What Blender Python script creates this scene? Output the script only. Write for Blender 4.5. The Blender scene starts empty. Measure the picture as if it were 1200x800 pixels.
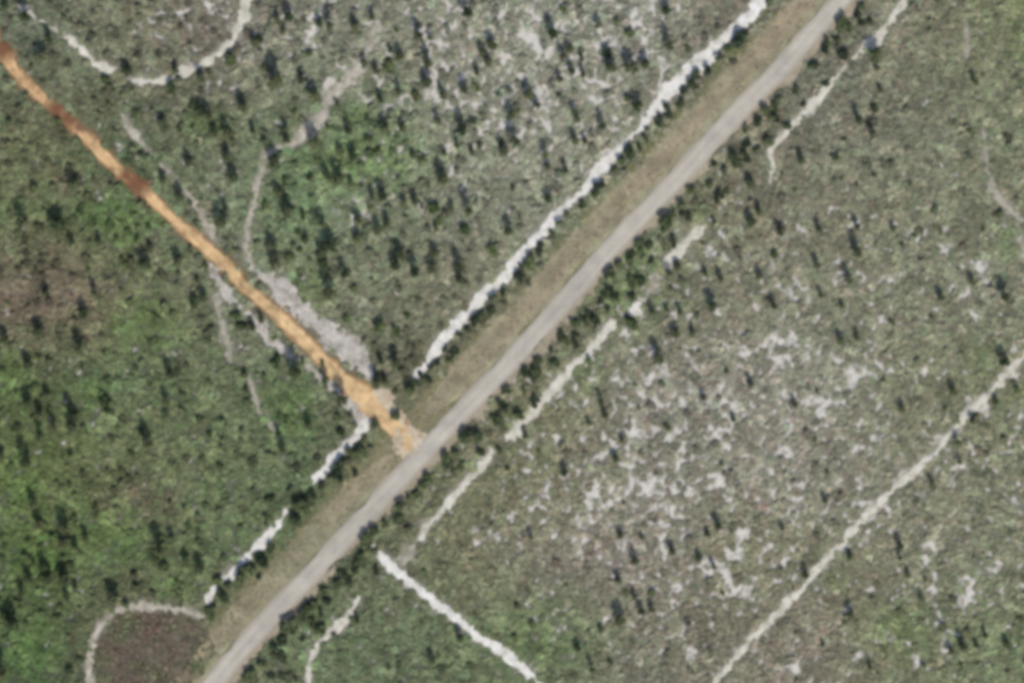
import bpy, math, random
import numpy as np
from mathutils import Vector

# ------------------------------------------------------------------ camera, sky, sun, exposure
scene = bpy.context.scene
COL = scene.collection
M = 0.25                                    # metres per photo pixel (1200 x 800 photo = 300 x 200 m of scrubland)
CAM_H = 1500.0
cam_data = bpy.data.cameras.new('camera')
cam = bpy.data.objects.new('camera', cam_data)
COL.objects.link(cam)
cam.location = (0, 0, CAM_H)
cam.rotation_euler = (0, 0, 0)              # straight down, picture top = north
cam_data.sensor_width = 36
cam_data.lens = 36 * CAM_H / 300.0
cam_data.clip_start = 1.0
cam_data.clip_end = 9000
scene.camera = cam

SUN_EL = math.radians(50)
SH = math.radians(17)                       # shadows fall up the picture, a little to the left
sun_dir = Vector((math.sin(SH) * math.cos(SUN_EL), -math.cos(SH) * math.cos(SUN_EL), math.sin(SUN_EL)))
world = bpy.data.worlds.new('World')
scene.world = world
world.use_nodes = True
wn = world.node_tree
sky = wn.nodes.new('ShaderNodeTexSky')
sky.sky_type = 'NISHITA'
sky.sun_disc = False
sky.sun_elevation = SUN_EL
sky.sun_rotation = math.atan2(sun_dir.x, sun_dir.y)
sky.air_density = 1.0
sky.dust_density = 2.0
wn.links.new(sky.outputs[0], wn.nodes['Background'].inputs[0])
wn.nodes['Background'].inputs[1].default_value = 0.13
sl = bpy.data.lights.new('sun', 'SUN')
sl.energy = 3.2
sl.angle = math.radians(0.6)
sl.color = (1.0, 0.94, 0.86)
so = bpy.data.objects.new('sun', sl)
COL.objects.link(so)
so.location = sun_dir * 400
so.rotation_euler = (-sun_dir).to_track_quat('-Z', 'Y').to_euler()
scene.view_settings.view_transform = 'Standard'
scene.view_settings.look = 'None'
scene.view_settings.gamma = 1
scene.view_settings.use_curve_mapping = False
scene.view_settings.exposure = 0.62
scene.cycles.pixel_filter_type = 'BLACKMAN_HARRIS'
scene.cycles.filter_width = 4.6             # soft aerial optics
scene.cycles.max_bounces = 5
scene.cycles.diffuse_bounces = 3

K = 1.70                                    # display brightness of a white horizontal sheet in this light
rng = np.random.default_rng(7)
random.seed(7)


# ------------------------------------------------------------------ helpers
def lin(c):
    c = np.asarray(c, float) / 255.0
    return np.where(c <= 0.04045, c / 12.92, ((c + 0.055) / 1.055) ** 2.4)


def alb(r, g, b, k=1.0):
    """base colour of a surface that shows (r, g, b) in full sun"""
    v = np.clip(lin((r, g, b)) / K * k, 0.004, 0.8)
    return (float(v[0]), float(v[1]), float(v[2]), 1.0)


def w2(px, py):
    return (px - 600) * M, (400 - py) * M


_perm = np.random.default_rng(3).permutation(4096)
_val = np.random.default_rng(4).random(4096)


def _hash(i, j, s):
    return _val[_perm[(_perm[(i + s * 131) & 4095] + j) & 4095]]


def vnoise(x, y, s=0):
    x = np.asarray(x, float)
    y = np.asarray(y, float)
    xi = np.floor(x).astype(int)
    yi = np.floor(y).astype(int)
    fx = x - xi
    fy = y - yi
    fx = fx * fx * (3 - 2 * fx)
    fy = fy * fy * (3 - 2 * fy)
    a = _hash(xi, yi, s)
    b = _hash(xi + 1, yi, s)
    c = _hash(xi, yi + 1, s)
    d = _hash(xi + 1, yi + 1, s)
    return (a * (1 - fx) + b * fx) * (1 - fy) + (c * (1 - fx) + d * fx) * fy


def fbm(x, y, s=0, o=4):
    t = 0
    a = 0.5
    n = 0
    for k in range(o):
        t = t + a * vnoise(np.asarray(x) * 2 ** k, np.asarray(y) * 2 ** k, s + k)
        n += a
        a *= 0.55
    return t / n


def H(x, y):
    return 0.5 * (vnoise(np.asarray(x) / 45.0 + 50, np.asarray(y) / 45.0 + 50, 11) - 0.5)


def sstep(a, b, x):
    t = np.clip((x - a) / (b - a), 0, 1)
    return t * t * (3 - 2 * t)


def tag(o, label=None, cat=None, group=None, kind=None):
    if label:
        o['label'] = label
    if cat:
        o['category'] = cat
    if group:
        o['group'] = group
    if kind:
        o['kind'] = kind
    return o


def mesh_obj(name, verts, faces, mat, parent=None, smooth=False, colors=None):
    me = bpy.data.meshes.new(name)
    me.from_pydata([tuple(v) for v in verts], [], [tuple(f) for f in faces])
    if colors is not None:
        ca = me.color_attributes.new('tint', 'FLOAT_COLOR', 'POINT')
        ca.data.foreach_set('color', np.asarray(colors, np.float32).ravel())
    if smooth:
        me.polygons.foreach_set('use_smooth', [True] * len(me.polygons))
    me.materials.append(mat)
    me.update()
    o = bpy.data.objects.new(name, me)
    COL.objects.link(o)
    o.parent = parent
    return o


def quads_obj(name, verts, colors, mat):
    """numpy fast path: verts (N,4,3) quads, colors (N,3)"""
    n = len(verts)
    me = bpy.data.meshes.new(name)
    me.vertices.add(n * 4)
    me.vertices.foreach_set('co', verts.reshape(-1).astype(np.float32))
    me.loops.add(n * 4)
    me.loops.foreach_set('vertex_index', np.arange(n * 4, dtype=np.int32))
    me.polygons.add(n)
    me.polygons.foreach_set('loop_start', np.arange(0, n * 4, 4, dtype=np.int32))
    me.polygons.foreach_set('loop_total', np.full(n, 4, dtype=np.int32))
    ca = me.color_attributes.new('tint', 'FLOAT_COLOR', 'POINT')
    c4 = np.ones((n, 4, 4), np.float32)
    c4[:, :, :3] = colors[:, None, :]
    ca.data.foreach_set('color', c4.ravel())
    me.materials.append(mat)
    me.update(calc_edges=True)
    me.validate()
    o = bpy.data.objects.new(name, me)
    COL.objects.link(o)
    return o


# ------------------------------------------------------------------ materials
def new_mat(name):
    m = bpy.data.materials.new(name)
    m.use_nodes = True
    nt = m.node_tree
    b = nt.nodes['Principled BSDF']
    b.inputs['Roughness'].default_value = 0.95
    b.inputs['Specular IOR Level'].default_value = 0.15
    return m, nt, b


def noise_mat(name, cols, scale, detail=6, fine=2.5, fine_amt=0.25, bump=0.15):
    """mottled surface: a colour ramp over large noise, fine grain over it"""
    m, nt, b = new_mat(name)
    N, L = nt.nodes, nt.links
    geo = N.new('ShaderNodeNewGeometry')
    n1 = N.new('ShaderNodeTexNoise')
    n1.inputs['Scale'].default_value = scale
    n1.inputs['Detail'].default_value = detail
    n1.inputs['Roughness'].default_value = 0.62
    L.new(geo.outputs['Position'], n1.inputs['Vector'])
    r = N.new('ShaderNodeValToRGB')
    els = r.color_ramp.elements
    while len(els) < len(cols):
        els.new(0.5)
    for i, c in enumerate(cols):
        els[i].position = 0.3 + 0.4 * i / max(1, len(cols) - 1)
        els[i].color = c
    L.new(n1.outputs['Fac'], r.inputs['Fac'])
    n2 = N.new('ShaderNodeTexNoise')
    n2.inputs['Scale'].default_value = fine
    n2.inputs['Detail'].default_value = 4
    L.new(geo.outputs['Position'], n2.inputs['Vector'])
    mr = N.new('ShaderNodeMapRange')
    mr.inputs['From Min'].default_value = 0.25
    mr.inputs['From Max'].default_value = 0.75
    mr.inputs['To Min'].default_value = 1 - fine_amt
    mr.inputs['To Max'].default_value = 1 + fine_amt
    L.new(n2.outputs['Fac'], mr.inputs['Value'])
    mx = N.new('ShaderNodeVectorMath')
    mx.operation = 'SCALE'
    L.new(r.outputs['Color'], mx.inputs[0])
    L.new(mr.outputs['Result'], mx.inputs['Scale'])
    L.new(mx.outputs['Vector'], b.inputs['Base Color'])
    if bump:
        bp = N.new('ShaderNodeBump')
        bp.inputs['Strength'].default_value = 0.6
        bp.inputs['Distance'].default_value = bump
        L.new(n2.outputs['Fac'], bp.inputs['Height'])
        L.new(bp.outputs['Normal'], b.inputs['Normal'])
    return m


def tint_mat(name, fine=1.6, amt=0.25, bump=0.12, trans=0.0):
    """plain colour from the surface's own tint attribute with fine grain"""
    m, nt, b = new_mat(name)
    N, L = nt.nodes, nt.links
    at = N.new('ShaderNodeAttribute')
    at.attribute_name = 'tint'
    geo = N.new('ShaderNodeNewGeometry')
    n2 = N.new('ShaderNodeTexNoise')
    n2.inputs['Scale'].default_value = fine
    n2.inputs['Detail'].default_value = 5
    n2.inputs['Roughness'].default_value = 0.65
    L.new(geo.outputs['Position'], n2.inputs['Vector'])
    mr = N.new('ShaderNodeMapRange')
    mr.inputs['From Min'].default_value = 0.25
    mr.inputs['From Max'].default_value = 0.75
    mr.inputs['To Min'].default_value = 1 - amt
    mr.inputs['To Max'].default_value = 1 + amt
    L.new(n2.outputs['Fac'], mr.inputs['Value'])
    mx = N.new('ShaderNodeVectorMath')
    mx.operation = 'SCALE'
    L.new(at.outputs['Color'], mx.inputs[0])
    L.new(mr.outputs['Result'], mx.inputs['Scale'])
    L.new(mx.outputs['Vector'], b.inputs['Base Color'])
    if bump:
        bp = N.new('ShaderNodeBump')
        bp.inputs['Strength'].default_value = 0.5
        bp.inputs['Distance'].default_value = bump
        L.new(n2.outputs['Fac'], bp.inputs['Height'])
        L.new(bp.outputs['Normal'], b.inputs['Normal'])
    return m


def leaf_mat(name, ca, cb):
    """foliage: each plant its own tone between two greens, each leaf cluster a little off it"""
    m, nt, b = new_mat(name)
    N, L = nt.nodes, nt.links
    oi = N.new('ShaderNodeObjectInfo')
    geo = N.new('ShaderNodeNewGeometry')
    r = N.new('ShaderNodeValToRGB')
    r.color_ramp.elements[0].color = ca
    r.color_ramp.elements[1].color = cb
    L.new(oi.outputs['Random'], r.inputs['Fac'])
    mr = N.new('ShaderNodeMapRange')
    mr.inputs['To Min'].default_value = 0.6
    mr.inputs['To Max'].default_value = 1.5
    L.new(geo.outputs['Random Per Island'], mr.inputs['Value'])
    mx = N.new('ShaderNodeVectorMath')
    mx.operation = 'SCALE'
    L.new(r.outputs['Color'], mx.inputs[0])
    L.new(mr.outputs['Result'], mx.inputs['Scale'])
    L.new(mx.outputs['Vector'], b.inputs['Base Color'])
    b.inputs['Roughness'].default_value = 0.7
    return m


MAT_GROUND = tint_mat('soil_and_litter', 1.1, 0.22, 0.1)
MAT_SCRUB = tint_mat('scrub_leaves', 2.0, 0.15, 0)
MAT_SAND = noise_mat('white_sand', [alb(176, 173, 162), alb(218, 216, 207), alb(233, 232, 226)], 0.3, 6, 1.4, 0.12, 0.08)
MAT_SAND_DULL = noise_mat('grey_sand', [alb(128, 126, 108), alb(158, 154, 138), alb(182, 178, 164)], 0.3, 6, 1.4, 0.18, 0.08)
MAT_SAND_CREAM = noise_mat('cream_sand', [alb(160, 157, 140), alb(200, 197, 182), alb(218, 215, 203)], 0.3, 6, 1.4, 0.14, 0.08)
MAT_RIM = noise_mat('grey_rim_sand', [alb(132, 127, 112), alb(170, 165, 150), alb(196, 191, 178)], 0.35, 6, 1.4, 0.16, 0.08)
MAT_SHOULDER = noise_mat('tan_shoulder', [alb(138, 130, 108), alb(158, 148, 128), alb(176, 164, 144)], 0.25, 6, 1.2, 0.18, 0.08)
MAT_CLEAR = noise_mat('burnt_soil', [alb(72, 67, 56), alb(96, 89, 77), alb(122, 114, 100)], 0.14, 7, 1.0, 0.25, 0.12)
MAT_SPOIL = noise_mat('pale_spoil', [alb(130, 127, 114), alb(178, 173, 163), alb(205, 200, 192)], 0.28, 7, 1.0, 0.22, 0.2)
MAT_BARK = noise_mat('grey_brown_bark', [alb(84, 74, 62), alb(110, 98, 84)], 3.0, 4, 8, 0.3, 0.02)
MAT_PINE = leaf_mat('pine_needles', alb(62, 76, 52, 1.0), alb(106, 112, 80, 1.0))
MAT_OAK = leaf_mat('oak_leaves', alb(68, 84, 54, 1.0), alb(116, 130, 84, 1.0))

# ------------------------------------------------------------------ layout in photo pixels (x, y, half width)
ROAD = [(60, 1010), (120, 943), (180, 877), (250, 800), (272, 772), (307, 733), (345, 693), (400, 634), (440, 591),
        (487, 541), (512, 513), (587, 435), (640, 377), (700, 308), (740, 265), (800, 203), (835, 163), (875, 121),
        (915, 80), (950, 40), (988, -2), (1040, -62), (1150, -190)]
NW1 = [(960, -90, 6), (905, -22, 7), (882, 14, 8), (862, 34, 6), (842, 50, 5), (822, 72, 8), (797, 95, 7.5), (775, 119, 7),
       (757, 144, 5), (735, 166, 2.2), (714, 188, 7), (697, 210, 7.5), (680, 228, 3), (665, 242, 5), (648, 257, 7),
       (634, 273, 5), (621, 287, 6), (602, 310, 6), (592, 324, 6), (566, 348, 8), (554, 362, 4.5), (540, 376, 6.5), (517, 402, 7),
       (506, 418, 5), (495, 432, 5.5), (485, 446, 2)]
NW2 = [(434, 488, 3), (425, 503, 5), (412, 517, 4), (396, 532, 6), (382, 548, 5), (372, 560, 5), (364, 568, 1)]
NW3 = [(336, 596, 2), (328, 608, 3), (315, 627, 5.5), (300, 642, 5), (292, 652, 4.5), (272, 670, 6.5), (258, 682, 3), (246, 695, 4.5), (243, 708, 2)]
SE1 = [(1100, -60, 4), (1064, -4, 3.5), (1050, 15, 4), (1038, 32, 4.5), (1027, 47, 8), (1012, 56, 4), (1003, 66, 1.5), (985, 84, 1),
       (974, 97, 3), (954, 122, 5), (938, 138, 4.5), (926, 149, 4), (910, 168, 2.5), (905, 180, 4), (904, 203, 2), (902, 215, .5)]
SE2 = [(824, 262, 2), (818, 270, 6), (808, 280, 3), (800, 290, 6), (786, 304, 6), (778, 314, 2)]
SE3 = [(770, 326, 5), (764, 340, 4), (757, 346, 1)]
SE4 = [(750, 354, 2), (744, 363, 7), (736, 368, 3)]
SE5 = [(722, 374, 3), (712, 386, 5), (698, 404, 6), (684, 418, 4), (668, 432, 4.5), (648, 456, 6), (632, 474, 6), (615, 492, 4), (602, 508, 7), (596, 520, 2)]
SE6 = [(577, 526, 2), (566, 544, 5.5), (556, 554, 4), (545, 567, 3.5), (527, 587, 4.5), (515, 603, 4), (497, 619, 4.5), (493, 633, 2.5)]
SE7 = [(486, 638, 2), (477, 648, 6), (470, 660, 3)]
CROSS = [(437, 638, 1.5), (446, 650, 3.5), (460, 664, 5.5), (484, 684, 4.5), (503, 700, 5.5), (515, 710, 5.5), (531, 722, 4), (545, 732, 5),
         (560, 744, 5.5), (576, 757, 4.5), (595, 768, 5), (606, 776, 5), (616, 786, 4), (630, 800, 4), (680, 850, 5), (720, 890, 4)]
HOOK = [(421, 698, 1.5), (414, 712, 2.5), (406, 723, 3.5), (393, 736, 6), (378, 749, 4), (366, 766, 3.5), (362, 790, 3.5), (359, 830, 3), (356, 880, 3)]
EAST = [(1290, 330, 3.5), (1240, 380, 3.5), (1197, 421, 3.5), (1178, 443, 5.5), (1160, 460, 3.3), (1137, 481, 5), (1117, 503, 3), (1097, 530, 3.2),
        (1066, 556, 4), (1040, 580, 3.5), (1016, 604, 4), (988, 634, 3.5), (960, 664, 4), (940, 690, 3.3), (922, 708, 4.5), (898, 731, 3.2), (877, 752, 3.5),
        (859, 776, 3.2), (838, 800, 3), (800, 842, 3), (770, 880, 3)]
EDGE = [(1152, 150, .7), (1158, 200, 1.5), (1164, 222, 3), (1176, 238, 4), (1186, 248, 1.5), (1194, 262, 2.2), (1199, 285, 2), (1206, 330, 1.5)]
STUB = [(1131, 8, .6), (1132, 28, 2), (1134, 56, 2.4), (1133, 66, .5)]
RINGR = [(300, -60, 5), (291, -20, 5.5), (287, 4, 6), (285, 22, 6), (277, 38, 4.5), (268, 50, 4.5), (256, 63, 3), (246, 70, 5), (232, 77, 2.5), (218, 82, 5.5), (206, 89, 3), (186, 95, 4.5), (160, 96, 4.5), (152, 95, 1)]
RINGL = [(136, 83, 1.5), (126, 81, 5.5), (112, 74, 5.5), (104, 66, 3), (90, 53, 5), (76, 41, 3), (56, 29, 2.5), (44, 22, 1), (31, 14, 5), (22, 6, 2)]
WIND = [(447, 26, 1.5), (440, 42, 4), (428, 62, 3.5), (416, 88, 9), (405, 98, 5), (388, 112, 6), (380, 132, 6), (366, 150, 8), (345, 166, 4), (330, 172, 2.5), (312, 182, 5), (304, 205, 3), (299, 232, 3.2), (290, 262, 3), (288, 288, 3), (294, 310, 4)]
WEST1 = [(252, 344, 3), (258, 362, 3), (260, 384, 3), (268, 402, 4), (270, 420, 2.5), (272, 430, .8)]
WEST2 = [(291, 438, .8), (296, 456, 2.6), (304, 478, 2.2), (316, 494, 2), (326, 510, 2.2), (331, 524, .8)]
SIDE = [(143, 134, 1), (150, 146, 4), (158, 158, 4.5), (166, 168, 2), (186, 190, 1), (206, 210, 3), (214, 220, 1.5), (228, 238, 3.5), (242, 262, 5), (250, 280, 2)]
ORANGE = [(-70, -20, 7), (-30, 22, 7), (2, 58, 8), (18, 84, 5.5), (40, 106, 6), (58, 122, 5.5), (79, 140, 6), (100, 160, 6), (120, 181, 6.5), (138, 198, 5.5), (162, 219, 7.5),
          (192, 246, 5.5), (225, 276, 6), (257, 304, 7), (283, 332, 7), (300, 347, 6.5), (325, 368, 6.5), (352, 395, 7.5), (382, 425, 7.5), (405, 448, 9), (430, 469, 12),
          (450, 487, 11), (464, 501, 10), (474, 512, 9), (484, 524, 10)]
RINGC = [(128, 850, 3), (112, 822, 4), (107, 800, 5), (105, 778, 5.5), (108, 756, 5), (114, 738, 3), (122, 727, 4), (138, 715, 4), (160, 710, 5.5), (185, 710, 5), (206, 714, 4.5), (226, 717, 4), (240, 722, 2)]


def resample(pts, step=0.55):
    """Catmull-Rom through the points, evenly spaced; returns metres"""
    P = np.array([list(w2(p[0], p[1])) + [(p[2] * M if len(p) > 2 else 0)] for p in pts])
    Q = np.vstack([2 * P[0] - P[1], P, 2 * P[-1] - P[-2]])
    out = []
    for i in range(1, len(Q) - 2):
        a, b, c, d = Q[i - 1], Q[i], Q[i + 1], Q[i + 2]
        n = max(2, int(np.linalg.norm(c[:2] - b[:2]) / step))
        for t in np.arange(n) / n:
            out.append(0.5 * (2 * b + (c - a) * t + (2 * a - 5 * b + 4 * c - d) * t * t + (3 * b - a - 3 * c + d) * t ** 3))
    out.append(P[-1])
    out = np.array(out)
    out[:, 2] = np.maximum(out[:, 2], 0.1)
    return out


def frame(S):
    T = np.gradient(S[:, :2], axis=0)
    T /= np.linalg.norm(T, axis=1)[:, None]
    return T, np.stack([-T[:, 1], T[:, 0]], 1)


# raster of signed distances (m) to each kind of open surface
X0, X1, Y0, Y1, RS = -215, 215, -165, 165, 0.5
NX, NY = int((X1 - X0) / RS) + 1, int((Y1 - Y0) / RS) + 1
GX, GY = np.meshgrid(X0 + RS * np.arange(NX), Y0 + RS * np.arange(NY))


def stamp(S, reach=9.0):
    sd = np.full((NY, NX), 99.0)
    for x, y, w in S:
        r = w + reach
        i0, i1 = max(0, int((x - r - X0) / RS)), min(NX, int((x + r - X0) / RS) + 2)
        j0, j1 = max(0, int((y - r - Y0) / RS)), min(NY, int((y + r - Y0) / RS) + 2)
        if i0 >= i1 or j0 >= j1:
            continue
        d = np.hypot(GX[j0:j1, i0:i1] - x, GY[j0:j1, i0:i1] - y) - w
        sd[j0:j1, i0:i1] = np.minimum(sd[j0:j1, i0:i1], d)
    return sd


def look(A, x, y):
    i = np.clip(np.round((np.asarray(x) - X0) / RS).astype(int), 0, NX - 1)
    j = np.clip(np.round((np.asarray(y) - Y0) / RS).astype(int), 0, NY - 1)
    return A[j, i]


ROAD_S = resample(ROAD, 1.0)
_rt, _rn = frame(ROAD_S)


def road_u(x, y):
    """signed distance to the road's centre line in photo pixels, + = upper-left side; and the picture height there"""
    x = np.atleast_1d(np.asarray(x, float))
    y = np.atleast_1d(np.asarray(y, float))
    u = np.empty_like(x)
    v = np.empty_like(x)
    for k in range(0, len(x), 4000):
        dx = x[k:k + 4000, None] - ROAD_S[None, :, 0]
        dy = y[k:k + 4000, None] - ROAD_S[None, :, 1]
        i = np.argmin(dx * dx + dy * dy, 1)
        a = np.arange(len(i))
        u[k:k + 4000] = (dx[a, i] * _rn[i, 0] + dy[a, i] * _rn[i, 1]) / M
        v[k:k + 4000] = 400 - ROAD_S[i, 1] / M
    return u, v


RU, RV = road_u(GX.ravel(), GY.ravel())
RU = RU.reshape(GX.shape)
RV = RV.reshape(GX.shape)

TRACKS = [
    ('sand_track', NW1, MAT_SAND, 'wide white sand track along the upper left side of grey road', 'sand track'),
    ('sand_track', NW2, MAT_SAND, 'short white sand track just below the end of orange track', 'sand track'),
    ('sand_track', NW3, MAT_SAND, 'white sand track ending at the round brown clearing', 'sand track'),
    ('sand_track', SE1, MAT_SAND_CREAM, 'thin pale track at top edge right of the grey road', 'sand track'),
    ('sand_track', SE2, MAT_SAND_CREAM, 'short broken white track piece beside green shrubs right of road', 'sand track'),
    ('sand_track', SE3, MAT_SAND_DULL, 'dull sand scrap just below the short broken white track', 'sand track'),
    ('sand_track', SE4, MAT_SAND, 'small white sand scrap beside the brightest green bushes right of road', 'sand track'),
    ('sand_track', SE5, MAT_SAND_CREAM, 'pale sand track parallel to road at the middle of the picture', 'sand track'),
    ('sand_track', SE6, MAT_SAND_CREAM, 'short straight pale track just above the diagonal white track junction', 'sand track'),
    ('sand_track', SE7, MAT_SAND_DULL, 'grey sand scrap touching the upper end of the diagonal white track', 'sand track'),
    ('sand_track', CROSS, MAT_SAND, 'white track running from road down to the bottom edge', 'sand track'),
    ('sand_track', HOOK, MAT_SAND_CREAM, 'small hooked pale track at the bottom edge right of road', 'sand track'),
    ('sand_track', EAST, MAT_SAND_CREAM, 'long thin pale track crossing the lower right scrub', 'sand track'),
    ('sand_track', EDGE, MAT_SAND_DULL, 'faint short track curving off the right edge', 'sand track'),
    ('sand_track', STUB, MAT_SAND_DULL, 'tiny upright pale sand streak near the upper right corner', 'sand track'),
    ('sand_track', RINGR, MAT_SAND_CREAM, 'right and bottom arc of the pale ring at upper left', 'sand track'),
    ('sand_track', RINGL, MAT_SAND_CREAM, 'left arm of the pale ring track at upper left', 'sand track'),
    ('sand_track', WIND, MAT_RIM, 'faint winding grey sand track in the upper scrub', 'sand track'),
    ('sand_track', WEST1, MAT_SAND_DULL, 'faint short pale track just below middle of orange track', 'sand track'),
    ('sand_track', WEST2, MAT_SAND_DULL, 'thin faint footpath through green scrub left of road junction', 'sand track'),
    ('sand_track', SIDE, MAT_RIM, 'broken pale sand streaks following the upper side of orange track', 'sand track'),
    ('sand_track', RINGC, MAT_RIM, 'pale sand rim curving round the brown clearing', 'sand track'),
]
TR_S = [resample(t[1]) for t in TRACKS]
for S in TR_S:
    S[:, 2] *= 1.32
TR_S[-1][:, 2] *= .78
ORANGE_S = resample(ORANGE)
ORANGE_S[:, 2] *= 1.26
SD_TRACK = np.min([stamp(S * np.array([1, 1, .8])) for S in TR_S], axis=0)
SD_ORANGE = stamp(ORANGE_S)

CLEAR = [(113, 806), (112, 772), (118, 747), (130, 729), (150, 719), (185, 717), (215, 721), (238, 729), (251, 745), (249, 765),
         (236, 787), (214, 812), (196, 835), (160, 848), (128, 836)]
CLC = w2(180, 780)
_ca = np.array([w2(*p) for p in CLEAR]) - np.array(CLC)
_ang = np.arctan2(_ca[:, 1], _ca[:, 0])
_rad = np.hypot(_ca[:, 0], _ca[:, 1])
_o = np.argsort(_ang)
_ang, _rad = _ang[_o], _rad[_o]


def clear_r(a):
    return np.interp(a, np.concatenate([_ang - 2 * np.pi, _ang, _ang + 2 * np.pi]), np.tile(_rad, 3))


SD_CLEAR = np.hypot(GX - CLC[0], GY - CLC[1]) - clear_r(np.arctan2(GY - CLC[1], GX - CLC[0]))

# sand patches: (x, y, rx, ry) px
PATCH_OBJ = [(333, 338, 14, 16, 'rounded heap above the orange track'), (410, 410, 15, 18, 'rounded heap just above the orange track mouth'),
             (323, 405, 11, 8, 'small bright one below the orange track')]
SANDY = [(681, 634, 9, 16), (768, 626, 9, 16), (744, 640, 16, 8), (790, 622, 16, 8), (808, 752, 11, 22), (743, 512, 10, 26), (804, 510, 13, 13), (785, 470, 22, 9),
         (826, 452, 22, 9), (850, 470, 18, 8), (702, 574, 14, 17), (760, 578, 20, 18), (770, 560, 12, 8), (840, 565, 12, 10), (930, 495, 13, 7), (962, 478, 7, 9), (970, 498, 6, 8), (950, 470, 6, 5), (975, 520, 6, 12),
         (580, 143, 16, 9), (593, 112, 10, 9), (636, 112, 8, 24), (754, 40, 8, 22), (741, 30, 6, 9), (412, 248, 16, 16), (402, 232, 6, 9), (1092, 645, 12, 12), (1135, 690, 12, 20),
         (1145, 310, 10, 16), (1138, 372, 9, 8), (1010, 325, 9, 6), (1005, 345, 5, 6), (915, 395, 16, 12), (940, 340, 14, 14), (933, 605, 8, 12), (1005, 765, 14, 7), (1075, 775, 7, 9),
         (930, 780, 12, 8), (1115, 745, 8, 8), (707, 722, 6, 6), (858, 690, 22, 12), (790, 708, 6, 9), (545, 45, 12, 14), (505, 50, 6, 18), (365, 40, 7, 24), (375, 22, 8, 10), (450, 40, 6, 12),
         (700, 28, 10, 8), (620, 30, 14, 26), (210, 14, 10, 8), (190, 35, 5, 12), (250, 10, 14, 10), (525, 175, 9, 9), (463, 225, 6, 12), (905, 590, 7, 14), (1000, 440, 12, 9), (1018, 440, 9, 9),
         (947, 418, 10, 8), (912, 418, 9, 12), (1110, 555, 12, 9), (640, 590, 9, 8), (650, 555, 10, 6), (770, 432, 9, 7), (870, 420, 9, 6), (1180, 640, 5, 10), (1150, 475, 8, 16), (1190, 500, 5, 12),
         (775, 690, 12, 8), (830, 670, 14, 9), (870, 625, 6, 7), (866, 655, 5, 8), (985, 415, 6, 6), (400, 75, 8, 14), (1080, 435, 9, 6), (625, 132, 12, 10), (590, 70, 10, 9), (560, 120, 8, 6)]
GREENS = [(130, 255, 34, 22), (182, 256, 16, 10), (146, 278, 14, 14), (165, 380, 50, 30), (430, 190, 70, 30), (420, 135, 14, 12), (720, 346, 20, 16), (745, 310, 25, 20), (205, 686, 26, 14),
          (35, 760, 28, 24), (15, 440, 20, 30), (110, 460, 16, 14), (45, 650, 30, 30), (130, 620, 40, 40), (1180, 285, 20, 22), (1195, 30, 12, 40), (825, 250, 14, 14), (340, 480, 30, 40), (360, 340, 30, 30),
          (690, 440, 20, 20), (600, 485, 14, 14), (240, 145, 24, 18), (640, 740, 60, 40), (1050, 735, 40, 30), (980, 680, 14, 12), (1150, 415, 16, 14), (20, 570, 24, 30)]
SAND_ZONES = [(800, 545, 230, 200, .68), (620, 60, 230, 150, .7), (430, 60, 150, 100, .56), (950, 470, 170, 140, .6), (1000, 600, 300, 280, .46), (1140, 690, 100, 110, .26), (220, 25, 90, 55, .34),
              (930, 760, 130, 70, .3), (560, 160, 120, 90, .42), (980, 340, 240, 130, .44), (820, 700, 100, 70, .28), (370, 380, 70, 50, .3)]


def blobs(px, py, lst, soft=0.45):
    m = np.zeros_like(px)
    for b in lst:
        k = b[4] if len(b) > 4 else 1.0
        d = np.hypot((px - b[0]) / b[2], (py - b[1]) / b[3])
        m = np.maximum(m, k * (1 - sstep(1 - soft, 1 + soft, d)))
    return m


GRID = np.array([
    [(95, 102, 82), (105, 106, 85), (108, 104, 90), (112, 110, 95), (115, 112, 97), (118, 115, 100), (125, 122, 108), (118, 114, 102), (110, 108, 92), (105, 108, 85), (108, 110, 84), (105, 110, 78)],
    [(92, 90, 68), (88, 95, 72), (98, 104, 82), (98, 104, 80), (100, 108, 82), (118, 116, 100), (122, 118, 104), (118, 115, 98), (108, 108, 88), (108, 110, 86), (108, 112, 86), (106, 112, 82)],
    [(85, 90, 65), (82, 95, 65), (102, 106, 86), (92, 104, 76), (108, 110, 90), (115, 113, 96), (115, 115, 97), (108, 110, 88), (110, 110, 90), (112, 112, 93), (110, 112, 90), (112, 114, 92)],
    [(92, 84, 70), (88, 96, 68), (95, 98, 78), (112, 110, 95), (104, 108, 86), (112, 112, 92), (105, 108, 86), (100, 108, 80), (115, 115, 95), (115, 116, 96), (114, 116, 95), (114, 116, 96)],
    [(78, 88, 60), (85, 96, 68), (88, 96, 70), (90, 98, 75), (100, 102, 82), (100, 100, 80), (108, 110, 86), (120, 118, 102), (125, 123, 108), (122, 122, 105), (114, 115, 93), (108, 112, 86)],
    [(82, 92, 58), (92, 96, 70), (90, 98, 70), (82, 92, 68), (95, 98, 76), (105, 108, 82), (112, 112, 88), (120, 118, 102), (118, 117, 100), (124, 122, 106), (116, 116, 96), (112, 114, 92)],
    [(78, 90, 58), (80, 90, 62), (82, 92, 65), (80, 88, 65), (95, 100, 76), (108, 108, 84), (118, 115, 98), (122, 118, 104), (112, 112, 90), (112, 112, 90), (114, 114, 94), (112, 114, 92)],
    [(70, 85, 55), (88, 80, 68), (95, 92, 75), (88, 98, 72), (92, 102, 76), (94, 104, 76), (98, 106, 80), (112, 112, 94), (112, 110, 92), (116, 112, 96), (106, 110, 84), (104, 112, 84)],
], float)
GRID[0:3, 3:8] += np.array([3, 8, 5])
GRID[0:2, 9:12] += np.array([3, 1, 8])
GRID[2:8, 0:4] += np.array([5, 7, 4])
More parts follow.
